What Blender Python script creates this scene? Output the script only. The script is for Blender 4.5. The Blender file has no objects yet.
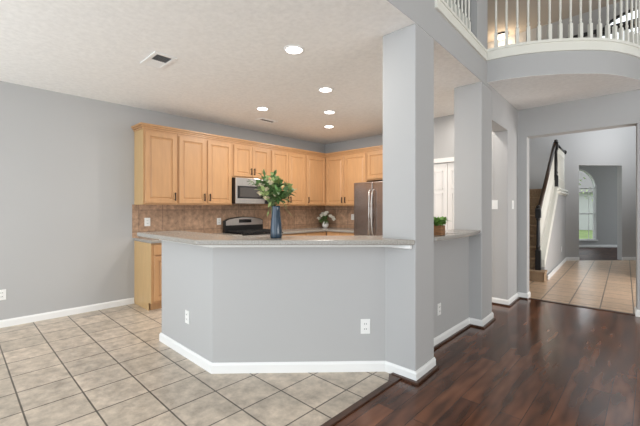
import bpy, bmesh, math, random
from mathutils import Vector
PI = math.pi
R = math.radians
random.seed(7)
scene = bpy.context.scene
COL = scene.collection

# ------------------------------------------------------------------ camera, world, lights, exposure
cam_d = bpy.data.cameras.new('camera')
cam_d.sensor_width = 36.0
cam_d.lens = 349.0 / 640.0 * 36.0
cam_d.shift_y = -0.0069
cam_d.clip_start = 0.05
cam = bpy.data.objects.new('camera', cam_d)
COL.objects.link(cam)
cam.location = (0, 0, 1.33)
cam.rotation_euler = (R(90), 0, math.atan(331 / 349.0))
scene.camera = cam

vs = scene.view_settings
vs.view_transform = 'Standard'
vs.look = 'None'
vs.gamma = 1.0
vs.use_curve_mapping = False
vs.exposure = 0.15

world = bpy.data.worlds.new('sky')
scene.world = world
world.use_nodes = True
wn = world.node_tree.nodes
wn['Background'].inputs['Color'].default_value = (0.88, 0.95, 1.0, 1)
wn['Background'].inputs['Strength'].default_value = 1.9


def area(name, loc, rot, sx, sy, power, col=(1, 1, 1)):
    d = bpy.data.lights.new(name, 'AREA')
    d.shape = 'RECTANGLE'
    d.size, d.size_y = sx, sy
    d.energy = power
    d.color = col
    o = bpy.data.objects.new(name, d)
    COL.objects.link(o)
    o.location = loc
    o.rotation_euler = rot
    return o


# daylight entering through the windows behind the camera, in the breakfast corner and the foyer; fill lamps added
area('great_room_window_light', (1.9, -2.9, 2.4), (R(100), 0, 0), 4.0, 4.5, 64, (0.87, 0.94, 1.0))
area('side_fill_light', (4.4, 2.2, 1.5), (R(120), 0, R(90)), 4.5, 2.6, 210, (1.0, 0.985, 0.95))  # added fill lamp for the hall wall faces and balcony soffit, no window behind
area('breakfast_window_light', (-3.4, -1.95, 1.25), (R(108), 0, 0), 3.4, 2.2, 38, (0.92, 0.97, 1.0))
fl = area('foyer_window_light', (0.9, 9.6, 3.2), (0, 0, 0), 0.8, 0.8, 13, (0.97, 0.98, 1.0))
fl.rotation_euler = (Vector((-0.85, 11.5, 3.0)) - fl.location).to_track_quat('-Z', 'Y').to_euler()
fl.data.spread = R(80)
area('foyer_fill_light', (1.2, 7.6, 1.3), (R(90), 0, R(90)), 1.2, 2.0, 75, (1.0, 0.98, 0.96))  # added fill lamp for the foyer, the side wall behind has no door


# ------------------------------------------------------------------ materials
def mat(name, color, rough=0.5, metal=0.0, noise=None, bump=None, spec=None, coat=0.0, emit=None):
    """noise=(scale, amount[, stretch]) varies the colour; bump=(scale, strength, distance)"""
    m = bpy.data.materials.new(name)
    m.use_nodes = True
    nt = m.node_tree
    b = nt.nodes['Principled BSDF']
    b.inputs['Base Color'].default_value = (*color, 1)
    b.inputs['Roughness'].default_value = rough
    b.inputs['Metallic'].default_value = metal
    if spec is not None:
        b.inputs['Specular IOR Level'].default_value = spec
    if coat:
        b.inputs['Coat Weight'].default_value = coat
        b.inputs['Coat Roughness'].default_value = 0.15
    tc = nt.nodes.new('ShaderNodeTexCoord')
    if noise:
        mp = nt.nodes.new('ShaderNodeMapping')
        if len(noise) > 2:
            mp.inputs['Scale'].default_value = noise[2]
        nt.links.new(tc.outputs['Object'], mp.inputs['Vector'])
        n = nt.nodes.new('ShaderNodeTexNoise')
        n.inputs['Scale'].default_value = noise[0]
        n.inputs['Detail'].default_value = 5
        nt.links.new(mp.outputs['Vector'], n.inputs['Vector'])
        r = nt.nodes.new('ShaderNodeValToRGB')
        a = noise[1]
        r.color_ramp.elements[0].position = 0.3
        r.color_ramp.elements[1].position = 0.7
        r.color_ramp.elements[0].color = (*[c * (1 - a) for c in color], 1)
        r.color_ramp.elements[1].color = (*[min(1, c * (1 + a)) for c in color], 1)
        nt.links.new(n.outputs['Fac'], r.inputs['Fac'])
        nt.links.new(r.outputs['Color'], b.inputs['Base Color'])
    if bump:
        n2 = nt.nodes.new('ShaderNodeTexNoise')
        n2.inputs['Scale'].default_value = bump[0]
        n2.inputs['Detail'].default_value = 4
        nt.links.new(tc.outputs['Object'], n2.inputs['Vector'])
        bp = nt.nodes.new('ShaderNodeBump')
        bp.inputs['Strength'].default_value = bump[1]
        bp.inputs['Distance'].default_value = bump[2]
        nt.links.new(n2.outputs['Fac'], bp.inputs['Height'])
        nt.links.new(bp.outputs['Normal'], b.inputs['Normal'])
    if emit:
        b.inputs['Emission Color'].default_value = (*emit[0], 1)
        b.inputs['Emission Strength'].default_value = emit[1]
    return m


def tile_mat(name, c1, c2, grout, w, h, loc, rotz=0.0, mortar=0.006, rough=0.35, vertical=None, mottle=0.25, nscale=9.0,
             offset=0.0, bumpd=0.002):
    """square-laid tiles by a brick texture; vertical='x' uses the world YZ plane, 'y' the XZ plane"""
    m = bpy.data.materials.new(name)
    m.use_nodes = True
    nt = m.node_tree
    b = nt.nodes['Principled BSDF']
    tc = nt.nodes.new('ShaderNodeTexCoord')
    vec = tc.outputs['Object']
    if vertical:
        sp = nt.nodes.new('ShaderNodeSeparateXYZ')
        cb = nt.nodes.new('ShaderNodeCombineXYZ')
        nt.links.new(vec, sp.inputs[0])
        nt.links.new(sp.outputs['Y' if vertical == 'x' else 'X'], cb.inputs['X'])
        nt.links.new(sp.outputs['Z'], cb.inputs['Y'])
        vec = cb.outputs[0]
    mp = nt.nodes.new('ShaderNodeMapping')
    mp.inputs['Location'].default_value = loc
    mp.inputs['Rotation'].default_value = (0, 0, rotz)
    nt.links.new(vec, mp.inputs['Vector'])
    br = nt.nodes.new('ShaderNodeTexBrick')
    br.offset = offset
    br.squash = 1.0
    br.inputs['Scale'].default_value = 1.0
    br.inputs['Brick Width'].default_value = w
    br.inputs['Row Height'].default_value = h
    br.inputs['Mortar Size'].default_value = mortar
    br.inputs['Mortar Smooth'].default_value = 0.1
    br.inputs['Bias'].default_value = 0.0
    br.inputs['Color1'].default_value = (*c1, 1)
    br.inputs['Color2'].default_value = (*c2, 1)
    br.inputs['Mortar'].default_value = (*grout, 1)
    nt.links.new(mp.outputs['Vector'], br.inputs['Vector'])
    n = nt.nodes.new('ShaderNodeTexNoise')
    n.inputs['Scale'].default_value = nscale
    n.inputs['Detail'].default_value = 6
    n.inputs['Roughness'].default_value = 0.65
    nt.links.new(tc.outputs['Object'], n.inputs['Vector'])
    mr = nt.nodes.new('ShaderNodeMapRange')
    mr.inputs['From Min'].default_value = 0.3
    mr.inputs['From Max'].default_value = 0.7
    mr.inputs['To Min'].default_value = 1 - mottle
    mr.inputs['To Max'].default_value = 1 + mottle
    nt.links.new(n.outputs['Fac'], mr.inputs['Value'])
    mx = nt.nodes.new('ShaderNodeVectorMath')
    mx.operation = 'SCALE'
    nt.links.new(br.outputs['Color'], mx.inputs[0])
    nt.links.new(mr.outputs['Result'], mx.inputs['Scale'])
    nt.links.new(mx.outputs['Vector'], b.inputs['Base Color'])
    b.inputs['Roughness'].default_value = rough
    bp = nt.nodes.new('ShaderNodeBump')
    bp.invert = True
    bp.inputs['Strength'].default_value = 0.6
    bp.inputs['Distance'].default_value = bumpd
    nt.links.new(br.outputs['Fac'], bp.inputs['Height'])
    nt.links.new(bp.outputs['Normal'], b.inputs['Normal'])
    return m


def plank_mat(name, c1, c2, gap, rough):
    m = tile_mat(name, c1, c2, gap, 1.25, 0.127, (0.03, 0.045, 0), R(-90) , 0.0016, rough, None, 0.0, 1.0, 0.37, 0.0008)
    nt = m.node_tree
    n = [x for x in nt.nodes if x.type == 'TEX_NOISE'][0]
    mr = [x for x in nt.nodes if x.type == 'MAP_RANGE'][0]
    tc = [x for x in nt.nodes if x.type == 'TEX_COORD'][0]
    mp = nt.nodes.new('ShaderNodeMapping')
    mp.inputs['Scale'].default_value = (9.0, 1.6, 1)
    nt.links.new(tc.outputs['Object'], mp.inputs['Vector'])
    nt.links.new(mp.outputs['Vector'], n.inputs['Vector'])
    n.inputs['Scale'].default_value = 1.6
    n.inputs['Detail'].default_value = 1
    n.inputs['Roughness'].default_value = 0.5
    nt.nodes['Principled BSDF'].inputs['Specular IOR Level'].default_value = 0.5 if rough < 0.4 else 0.15
    mr.inputs['To Min'].default_value = 0.5
    mr.inputs['To Max'].default_value = 1.5
    b = nt.nodes['Principled BSDF']
    nt.links.remove(b.inputs['Normal'].links[0])
    n3 = nt.nodes.new('ShaderNodeTexNoise')
    n3.inputs['Scale'].default_value = 2.2
    nt.links.new(tc.outputs['Object'], n3.inputs['Vector'])
    r3 = nt.nodes.new('ShaderNodeMapRange')
    r3.inputs['To Min'].default_value = rough - 0.03
    r3.inputs['To Max'].default_value = rough + 0.03
    nt.links.new(n3.outputs['Fac'], r3.inputs['Value'])
    nt.links.new(r3.outputs['Result'], b.inputs['Roughness'])
    return m


M = {}
M['wall'] = mat('grey_wall_paint', (0.44, 0.438, 0.435), 0.75, bump=(160, 0.15, 0.002))
M['ceiling'] = mat('textured_ceiling_paint', (0.85, 0.84, 0.82), 0.9, noise=(26, 0.05), bump=(38, 0.28, 0.005))
M['taupe'] = mat('shaded_ceiling_paint', (0.40, 0.36, 0.31), 0.85, bump=(38, 0.3, 0.005))  # darker tone puts the upper hall's shade into the ceiling colour
M['trim'] = mat('white_trim_paint', (0.82, 0.82, 0.81), 0.4)
M['rail'] = mat('cream_white_paint', (0.78, 0.77, 0.70), 0.4)
M['door'] = mat('white_door_paint', (0.80, 0.78, 0.76), 0.4)
M['tile'] = tile_mat('beige_ceramic_tile', (0.57, 0.48, 0.385), (0.48, 0.41, 0.33), (0.12, 0.10, 0.08), 0.3405, 0.334,
                     (2.643 + 0.3405 * 10, -1.321 + 0.334 * 20, 0), 0, 0.0055, 0.36, None, 0.30, 10)
M['foyer_tile'] = tile_mat('tan_ceramic_tile', (0.58, 0.41, 0.28), (0.50, 0.355, 0.24), (0.15, 0.11, 0.08), 0.337, 0.337,
                           (0.93 + 3.37, -5.95 + 0.20, 0), R(-2.3), 0.0075, 0.28, None, 0.18, 11)
M['wood_floor'] = plank_mat('dark_walnut_planks', (0.165, 0.064, 0.031), (0.068, 0.026, 0.014), (0.010, 0.005, 0.003), 0.165)
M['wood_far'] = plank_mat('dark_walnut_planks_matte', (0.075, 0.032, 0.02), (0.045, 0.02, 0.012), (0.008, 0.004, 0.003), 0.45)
M['backsplash_x'] = tile_mat('brown_travertine_tile', (0.50, 0.32, 0.21), (0.38, 0.24, 0.155), (0.26, 0.165, 0.11), 0.33, 0.31,
                             (-2.149 + 3.3, -1.31 + 3.1, 0), 0, 0.005, 0.5, 'x', 0.38, 15)
M['backsplash_y'] = tile_mat('brown_travertine_tile_end', (0.50, 0.32, 0.21), (0.38, 0.24, 0.155), (0.26, 0.165, 0.11), 0.33, 0.31,
                             (5.27 + 3.3, -1.31 + 3.1, 0), 0, 0.005, 0.5, 'y', 0.38, 15)
M['maple'] = mat('honey_maple', (0.50, 0.282, 0.135), 0.36, noise=(4, 0.06, (6, 6, 0.8)))
M['maple_side'] = mat('pale_maple_end_panel', (0.56, 0.37, 0.175), 0.42, noise=(5, 0.05, (6, 6, 0.8)))
M['maple_dark'] = mat('maple_shadow_gap', (0.30, 0.14, 0.05), 0.5)
M['counter'] = mat('speckled_taupe_laminate', (0.325, 0.305, 0.275), 0.22, noise=(120, 0.22))
M['handle'] = mat('dark_bronze', (0.03, 0.02, 0.016), 0.4, 0.7)
M['steel'] = mat('brushed_steel', (0.62, 0.60, 0.58), 0.28, 1.0, noise=(4, 0.06, (40, 40, 1)))
M['fridge_steel'] = mat('warm_brushed_steel', (0.36, 0.30, 0.27), 0.26, 1.0, noise=(4, 0.06, (40, 40, 1)))
M['black_glass'] = mat('black_glass', (0.012, 0.012, 0.013), 0.12)
M['black'] = mat('black_enamel', (0.012, 0.012, 0.012), 0.35)
M['iron'] = mat('cast_iron', (0.015, 0.015, 0.015), 0.6)
M['plastic'] = mat('white_plastic', (0.82, 0.82, 0.80), 0.35)
M['slot'] = mat('dark_slot', (0.10, 0.10, 0.10), 0.6)
M['lamp'] = mat('frosted_lamp', (1, 1, 1), 0.5, emit=((1.0, 0.95, 0.88), 9.0))
M['vent_dark'] = mat('vent_interior', (0.05, 0.05, 0.05), 0.9)
M['vase_blue'] = mat('blue_glaze', (0.026, 0.046, 0.072), 0.16, noise=(6, 0.6, (10, 10, 0.7)))
M['vase_white'] = mat('white_ceramic', (0.80, 0.79, 0.76), 0.3)
M['leaf'] = mat('green_leaf', (0.11, 0.21, 0.065), 0.5, noise=(25, 0.5))
M['leaf_pale'] = mat('pale_green_leaf', (0.36, 0.46, 0.18), 0.5, noise=(25, 0.4))
M['leaf_bright'] = mat('fresh_green_leaf', (0.20, 0.38, 0.08), 0.5, noise=(30, 0.4))
M['petal'] = mat('cream_petal', (0.72, 0.62, 0.42), 0.6, noise=(40, 0.2))
M['petal_white'] = mat('white_petal', (0.85, 0.82, 0.74), 0.6)
M['stem'] = mat('green_stem', (0.12, 0.17, 0.06), 0.6)
M['crate'] = mat('weathered_wood', (0.23, 0.11, 0.045), 0.7, noise=(18, 0.45, (1, 1, 5)))
M['carpet'] = mat('tan_carpet', (0.34, 0.235, 0.145), 0.95, noise=(60, 0.35), bump=(220, 0.5, 0.004))
M['newel'] = mat('black_stained_wood', (0.012, 0.011, 0.011), 0.3)
M['rail_wood'] = mat('dark_brown_handrail', (0.05, 0.028, 0.015), 0.3)
M['shoe'] = mat('dark_walnut_moulding', (0.06, 0.026, 0.014), 0.3, noise=(5, 0.4, (3, 3, 3)))
M['grass'] = mat('lawn', (0.16, 0.22, 0.07), 0.95, noise=(3, 0.4))
M['bark'] = mat('bark', (0.10, 0.08, 0.06), 0.9)
M['glass'] = mat('window_glass', (1, 1, 1), 0.0)
_g = M['glass'].node_tree.nodes['Principled BSDF']
_g.inputs['Transmission Weight'].default_value = 1.0
_g.inputs['IOR'].default_value = 1.02
_g.inputs['Specular IOR Level'].default_value = 0.3


# ------------------------------------------------------------------ mesh helpers
class MB:
    def __init__(self):
        self.bm = bmesh.new()

    def box(self, x0, y0, z0, x1, y1, z1):
        vsx = [self.bm.verts.new((x, y, z)) for z in (z0, z1) for (x, y) in ((x0, y0), (x1, y0), (x1, y1), (x0, y1))]
        for f in ((3, 2, 1, 0), (4, 5, 6, 7), (0, 1, 5, 4), (1, 2, 6, 5), (2, 3, 7, 6), (3, 0, 4, 7)):
            self.bm.faces.new([vsx[i] for i in f])
        return self

    def prism(self, pts, z0, z1):
        """polygon pts (x, y) extruded from z0 to z1"""
        if sum(a[0] * b[1] - b[0] * a[1] for a, b in zip(pts, pts[1:] + pts[:1])) < 0:
            pts = pts[::-1]
        lo = [self.bm.verts.new((x, y, z0)) for x, y in pts]
        hi = [self.bm.verts.new((x, y, z1)) for x, y in pts]
        n = len(pts)
        self.bm.faces.new(lo[::-1])
        self.bm.faces.new(hi)
        for i in range(n):
            self.bm.faces.new((lo[i], lo[(i + 1) % n], hi[(i + 1) % n], hi[i]))
        return self

    def slab(self, pts, vec):
        """planar polygon of 3-D points extruded along vec"""
        v = Vector(vec)
        a = [self.bm.verts.new(Vector(p)) for p in pts]
        b = [self.bm.verts.new(Vector(p) + v) for p in pts]
        n = len(pts)
        self.bm.faces.new(a[::-1])
        self.bm.faces.new(b)
        for i in range(n):
            self.bm.faces.new((a[i], a[(i + 1) % n], b[(i + 1) % n], b[i]))
        return self

    def strip(self, pts, t, z0, z1, top=None):
        """moulding of thickness t on the right-hand side of the polyline pts; top = thinner thickness at the top edge"""
        n = len(pts)

        def offs(d):
            out = []
            for i in range(n):
                p = Vector(pts[i])
                ds = []
                if i > 0:
                    ds.append((p - Vector(pts[i - 1])).normalized())
                if i < n - 1:
                    ds.append((Vector(pts[i + 1]) - p).normalized())
                ns = [Vector((q.y, -q.x)) for q in ds]
                nn = sum(ns, Vector((0, 0)))
                nn.normalize()
                out.append(p + nn * (d / max(0.35, nn.dot(ns[0]))))
            return out
        o = offs(t)
        o2 = offs(top if top is not None else t)
        zc = z1 - (0.018 if top is not None else 0)
        prof = []
        for i in range(n):
            ring = [(pts[i][0], pts[i][1], z0), (o[i].x, o[i].y, z0)]
            if top is not None:
                ring.append((o[i].x, o[i].y, zc))
            ring += [(o2[i].x, o2[i].y, z1), (pts[i][0], pts[i][1], z1)]
            prof.append([self.bm.verts.new(q) for q in ring])
        k = len(prof[0])
        for i in range(n - 1):
            for j in range(k):
                self.bm.faces.new((prof[i][j], prof[i][(j + 1) % k], prof[i + 1][(j + 1) % k], prof[i + 1][j]))
        self.bm.faces.new(prof[0][::-1])
        self.bm.faces.new(prof[-1])
        return self

    def tube(self, path, r, seg=8, square=False):
        path = [Vector(p) for p in path]
        rs = r if isinstance(r, (list, tuple)) else [r] * len(path)
        rings = []
        up = Vector((0, 0, 1))
        for i, p in enumerate(path):
            d = (path[min(i + 1, len(path) - 1)] - path[max(i - 1, 0)]).normalized()
            u = d.cross(up)
            if u.length < 0.05:
                u = d.cross(Vector((1, 0, 0)))
            u.normalize()
            w = u.cross(d).normalized()
            n = 4 if square else seg
            a0 = PI / 4 if square else 0
            rings.append([self.bm.verts.new(p + rs[i] * (math.cos(a0 + 2 * PI * k / n) * u + math.sin(a0 + 2 * PI * k / n) * w))
                          for k in range(n)])
        n = len(rings[0])
        for a, b in zip(rings, rings[1:]):
            for k in range(n):
                self.bm.faces.new((a[k], a[(k + 1) % n], b[(k + 1) % n], b[k]))
        self.bm.faces.new(rings[0][::-1])
        self.bm.faces.new(rings[-1])
        return self

    def lathe(self, prof, c=(0, 0, 0), seg=24):
        """prof = list of (radius, z)"""
        rings = []
        for r, z in prof:
            rings.append([self.bm.verts.new((c[0] + max(r, 1e-4) * math.cos(2 * PI * k / seg),
                                             c[1] + max(r, 1e-4) * math.sin(2 * PI * k / seg), c[2] + z)) for k in range(seg)])
        for a, b in zip(rings, rings[1:]):
            for k in range(seg):
                self.bm.faces.new((a[k], a[(k + 1) % seg], b[(k + 1) % seg], b[k]))
        self.bm.faces.new(rings[0][::-1])
        self.bm.faces.new(rings[-1])
        return self

    def ball(self, c, r, sub=2, sz=1.0):
        g = bmesh.ops.create_icosphere(self.bm, subdivisions=sub, radius=r)
        for v in g['verts']:
            v.co.z *= sz
            v.co += Vector(c)
        return self

    def leaf(self, p, d, length, width, droop=0.25, up=None):
        """a folded leaf blade from p along d"""
        d = Vector(d).normalized()
        u = d.cross(up or Vector((0.1, 0.2, 1)))
        if u.length < 0.05:
            u = d.cross(Vector((1, 0, 0)))
        u.normalize()
        nrm = u.cross(d).normalized()
        p = Vector(p)
        prev = None
        prof = [0.12, 0.75, 1.0, 0.7, 0.05]
        for i, k in enumerate(prof):
            t = i / (len(prof) - 1)
            c = p + d * (length * t) - Vector((0, 0, 1)) * (droop * length * t * t)
            row = [self.bm.verts.new(c - u * (width * k / 2) + nrm * (0.12 * width * k)), self.bm.verts.new(c),
                   self.bm.verts.new(c + u * (width * k / 2) + nrm * (0.12 * width * k))]
            if prev:
                self.bm.faces.new((prev[0], prev[1], row[1], row[0]))
                self.bm.faces.new((prev[1], prev[2], row[2], row[1]))
            prev = row
        return self

    def build(self, name, material, parent=None, bevel=0.0, smooth=False, loc=None, fix=True):
        if fix:
            bmesh.ops.recalc_face_normals(self.bm, faces=self.bm.faces)
        me = bpy.data.meshes.new(name)
        self.bm.to_mesh(me)
        self.bm.free()
        me.materials.append(material)
        if smooth:
            for p in me.polygons:
                p.use_smooth = True
        o = bpy.data.objects.new(name, me)
        COL.objects.link(o)
        if parent:
            o.parent = parent
        if loc:
            o.location = loc
        if bevel:
            b = o.modifiers.new('bevel', 'BEVEL')
            b.width = bevel
            b.segments = 2
            b.limit_method = 'ANGLE'
            b.angle_limit = R(40)
        return o


def tag(o, label, cat, group=None, kind=None):
    o['label'] = label
    o['category'] = cat
    if group:
        o['group'] = group
    if kind:
        o['kind'] = kind
    return o


def thing(name, label, cat, loc=(0, 0, 0), rz=0.0, group=None):
    o = bpy.data.objects.new(name, None)
    COL.objects.link(o)
    o.empty_display_size = 0.1
    o.location = loc
    o.rotation_euler = (0, 0, rz)
    return tag(o, label, cat, group)


def st(mb, name, material, label, cat, bevel=0.0):
    o = mb.build(name, material, None, bevel)
    return tag(o, label, cat, None, 'structure')


def copy_tree(o, parent=None):
    c = o.copy()
    COL.objects.link(c)
    c.parent = parent
    for ch in o.children:
        copy_tree(ch, c)
    return c


# ------------------------------------------------------------------ the setting
CE = 2.755          # lower ceiling
UP = 5.6            # ceiling of the two-storey space
XL = -5.27          # wall behind the cabinets
YB = 5.71           # wall behind the fridge


def HX(y):
    """plan line of the hall-side wall face"""
    return -1.310 - (y - 2.46) * 0.040


st(MB().prism([(-5.42, -2), (-1.46, -2), (-1.46, 2.46), (-1.62, 2.46), (-1.62, 5.9), (-5.42, 5.9)], -0.06, 0.0), 'floor', M['tile'],
   'beige square ceramic tile floor of the kitchen and breakfast corner', 'floor')
st(MB().prism([(-1.46, -3), (4.5, -3), (4.5, 5.87), (-1.62, 5.87), (-1.62, 2.46), (-1.46, 2.46)], -0.06, 0.0), 'floor_hall',
   M['wood_floor'], 'dark glossy walnut plank floor in the right foreground', 'floor')
st(MB().prism([(-3.5, 5.9), (-1.62, 5.9), (-1.62, 5.87), (4.5, 5.87), (4.5, 16.9), (-3.5, 8.9)], -0.06, 0.0), 'floor_foyer',
   M['foyer_tile'], 'tan square tile floor of the foyer beyond the wide opening', 'floor')
st(MB().prism([(-3.5, 8.9), (4.5, 16.9), (1.5, 18.6), (-4.4, 12.7)], -0.06, 0.0), 'floor_dining', M['wood_far'],
   'dark wood floor of the far room with the arched window', 'floor')

st(MB().box(-5.42, -2, 0, XL, 5.86, CE), 'wall_left', M['wall'], 'long grey wall on the left behind the wall cabinets', 'wall')
st(MB().box(XL, YB, 0, -2.86, 5.86, CE), 'wall_back', M['wall'], 'grey kitchen wall behind the fridge and the corner', 'wall')
st(MB().box(-2.94, 5.23, 0, -2.86, YB, CE), 'wall_alcove', M['wall'], 'short grey return wall beside the fridge', 'wall')
DX0, DX1, DZ = -2.76, -1.79, 2.04
st(MB().box(-2.86, 5.23, 0, DX0, 5.38, CE).box(DX1, 5.23, 0, -1.60, 5.38, CE).box(DX0, 5.23, DZ, DX1, 5.38, CE),
   'wall_pantry', M['wall'], 'grey wall around the white double pantry door', 'wall')
st(MB().prism([(-1.60, 5.23), (HX(5.23), 5.23), (HX(5.82), 5.82), (-1.325, 5.82), (-1.332, 6.0), (-1.60, 6.0)], 0, 2.8), 'wall_passage',
   M['wall'], 'grey wall end with the light switch between passage and foyer', 'wall', 0.006)
st(MB().box(-1.331, 5.82, 2.385, 4.5, 6.0, 2.8).prism([(-0.125, 5.82), (4.5, 5.82), (4.5, 6.0), (-0.14, 6.0)], 0, 2.385), 'wall_foyer',
   M['wall'], 'grey wall and header around the wide foyer opening', 'wall', 0.006)
st(MB().prism([(-1.610, 2.445), (-1.310, 2.445), (HX(2.79), 2.79), (-1.610, 2.79)], 0, CE), 'wall_column', M['wall'],
   'tall grey square column at the end of the bar', 'wall', 0.008)
st(MB().prism([(-3.575, 1.450), (-2.576, 1.450), (-1.576, 2.450), (-1.60, 2.59), (-2.626, 1.564), (-3.575, 1.564)], 0, 1.05), 'wall_half',
   M['wall'], 'grey angled half wall under the bar counter', 'wall', 0.006)
st(MB().box(-1.635, 2.79, 0, -1.515, 4.08, 1.05), 'wall_half_hall', M['wall'], 'grey recessed half wall under the small curved counter', 'wall')
st(MB().prism([(-1.69, 4.08), (HX(4.08), 4.08), (HX(4.48), 4.48), (-1.69, 4.48)], 0, CE), 'wall_pier', M['wall'],
   'grey pier at the right of the small curved counter', 'wall', 0.008)
# the storey above, flush with the hall side
st(MB().box(-1.59, -3, CE + 0.002, -1.310, 2.44, UP).prism([(-1.591, 2.44), (-1.310, 2.44), (HX(2.80), 2.80), (-1.591, 2.80)], CE + 0.002, UP),
   'wall_upper', M['wall'], 'grey upper wall above the column and kitchen ceiling edge', 'wall')
st(MB().prism([(-1.591, 2.80), (HX(2.80), 2.80), (HX(4.28), 4.28), (-1.591, 4.28)], CE + 0.002, 3.05), 'wall_header', M['wall'],
   'grey band of wall below the straight upper railing', 'wall')
st(MB().prism([(-1.66, 3.92), (HX(3.92), 3.92), (HX(4.30), 4.30), (-1.66, 4.30)], 3.05, UP), 'wall_upper_pier', M['wall'],
   'grey upper wall end between the straight and curved railings', 'wall')
st(MB().prism([(-1.66, 4.28), (HX(4.28), 4.28), (HX(4.48), 4.48), (-1.66, 4.48)], CE, 3.05)
   .prism([(-1.60, 4.48), (HX(4.48), 4.48), (HX(5.23), 5.23), (-1.60, 5.23)], 2.40, 2.8), 'wall_passage_header', M['wall'],
   'grey header over the narrow passage behind the pier', 'wall')
st(MB().prism([(-5.42, -2), (-1.314, -2), (-1.314, 2.46), (HX(4.48) - 0.006, 4.48), (-1.62, 5.86), (-5.42, 5.86)], CE, CE + 0.04), 'ceiling',
   M['ceiling'], 'white textured kitchen ceiling with recessed lights', 'ceiling')

# curved balcony
curve = [(-1.385, 4.290), (-1.23, 4.315), (-1.06, 4.372), (-0.93, 4.435), (-0.80, 4.515), (-0.68, 4.600), (-0.56, 4.700), (-0.44, 4.815),
         (-0.325, 4.950), (-0.22, 5.13), (-0.125, 5.34), (-0.055, 5.56), (-0.01, 5.80), (0.015, 6.05), (0.02, 6.4), (0.02, 7.0)]
def catmull(pts, n=5):
    out = []
    P = [pts[0]] + pts + [pts[-1]]
    for i in range(1, len(P) - 2):
        for k in range(n):
            t = k / n
            out.append(tuple(0.5 * (2 * P[i][d] + (P[i + 1][d] - P[i - 1][d]) * t + (2 * P[i - 1][d] - 5 * P[i][d] + 4 * P[i + 1][d] - P[i + 2][d]) * t * t
                                    + (3 * P[i][d] - P[i - 1][d] - 3 * P[i + 1][d] + P[i + 2][d]) * t ** 3) for d in (0, 1)))
    return out + [pts[-1]]


curve = catmull(curve)
st(MB().prism([(x, y) for x, y in curve] + [(-1.42, 7.0), (HX(5.82), 5.82), (HX(4.48), 4.48)], 2.798, 2.80), 'ceiling_balcony', M['ceiling'],
   'textured underside of the curved balcony', 'ceiling')
st(MB().prism(curve + [(-3.4, 7.0), (-3.4, 4.6), (-1.67, 4.6), (-1.5, 4.49), (HX(4.48), 4.48)], 2.80, 3.06), 'wall_balcony', M['wall'],
   'curved grey fascia of the balcony', 'wall')
st(MB().strip(curve, 0.018, 3.05, 3.165).strip(curve, 0.030, 3.145, 3.175), 'trim_1', M['rail'],
   'curved cream band under the balcony balusters', 'trim')
st(MB().prism(curve + [(-3.4, 7.0), (-3.4, 4.6), (-1.67, 4.6), (-1.5, 4.49), (HX(4.48), 4.48)], 3.06, 3.165), 'floor_balcony', M['carpet'],
   'upper hall floor behind the curved railing', 'floor')
st(MB().strip([(HX(2.80), 2.80), (HX(4.20), 4.20)], 0.020, 3.022, 3.115).strip([(HX(2.80), 2.80), (HX(4.20), 4.20)], 0.030, 3.105, 3.130)
   .prism([(-1.59, 2.802), (HX(2.802), 2.802), (HX(3.918), 3.918), (-1.59, 3.918)], 3.05, 3.130), 'trim_2', M['rail'],
   'straight cream sill under the left upper railing', 'trim')
st(MB().box(-5.4, 2.46, CE + 0.05, -1.60, 4.58, 3.10), 'floor_upper', M['carpet'], 'upper floor above the kitchen', 'floor')
st(MB().box(-3.5, 2.3, 3.10, -3.4, 5.86, UP).box(-3.5, 5.86, 0, -3.4, 10.9, UP), 'wall_upper_hall', M['wall'],
   'grey wall of the upper hall behind the railings', 'wall')
st(MB().box(-3.4, 2.3, 3.10, -1.60, 2.44, UP), 'wall_upper_end', M['wall'], 'end wall of the upper hall above the kitchen', 'wall')
# the wall with the upper window: wall pieces around the opening
WX0, WX1, WZ0, WZ1 = -0.86, 0.55, 4.35, 5.32
st(MB().box(-3.4, 9.5, 3.3, WX0, 9.62, UP).box(WX1, 9.5, 3.3, 1.9, 9.62, UP).box(WX0, 9.5, 3.3, WX1, 9.62, WZ0).box(WX0, 9.5, WZ1 + 0.12, WX1, 9.62, UP),
   'wall_upper_back', M['wall'], 'grey upper wall seen through the curved railing', 'wall')
st(MB().box(-5.42, -3, UP, 4.5, 9.62, UP + 0.1), 'ceiling_upper', M['taupe'], 'high ceiling of the two-storey space', 'ceiling')
st(MB().box(4.5, -3, 0, 4.65, 6.0, UP), 'wall_right', M['wall'], 'grey wall of the great room out of view at right', 'wall')

# foyer: end wall set at 45 degrees with an opening to the far room
def D(k, s, z):
    """point at run s along the 45-degree wall line y = x + k (s = x)"""
    return (s, s + k, z)


n45 = Vector((-1, 1, 0)).normalized()
def diag(mb, k, s0, s1, z0, z1, t=0.14):
    mb.slab([D(k, s0, z0), D(k, s1, z0), D(k, s1, z1), D(k, s0, z1)], n45 * t)
    return mb


K1, K2 = 12.40, 16.6
fw = MB()
diag(fw, K1, -2.6, -1.339, 0, 2.437)
diag(fw, K1, -0.541, 2.6, 0, 2.437)
diag(fw, K1, -2.6, 2.6, 2.437, 3.9)
st(fw, 'wall_foyer_end', M['wall'], 'angled foyer end wall with the opening to the far room', 'wall')
st(MB().box(-3.4, 7.0, 3.9, -1.45, 10.8, 4.0), 'stairs_sky_block', M['ceiling'], 'unseen slab added over the staircase to keep sky light off it', 'ceiling')  # added slab out of view, blocks the sky light above the stairs
# right side of the foyer
st(MB().prism([(-0.19, 9.02), (1.2, 9.02), (1.2, 9.16), (-0.19, 9.16)], 0, 3.2), 'wall_foyer_right', M['wall'],
   'grey wall end at the right edge of the foyer', 'wall', 0.006)
st(MB().box(1.3, 6.0, 0, 1.42, 13.6, 3.9), 'wall_foyer_side', M['wall'], 'grey side wall of the foyer out of view', 'wall')
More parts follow.
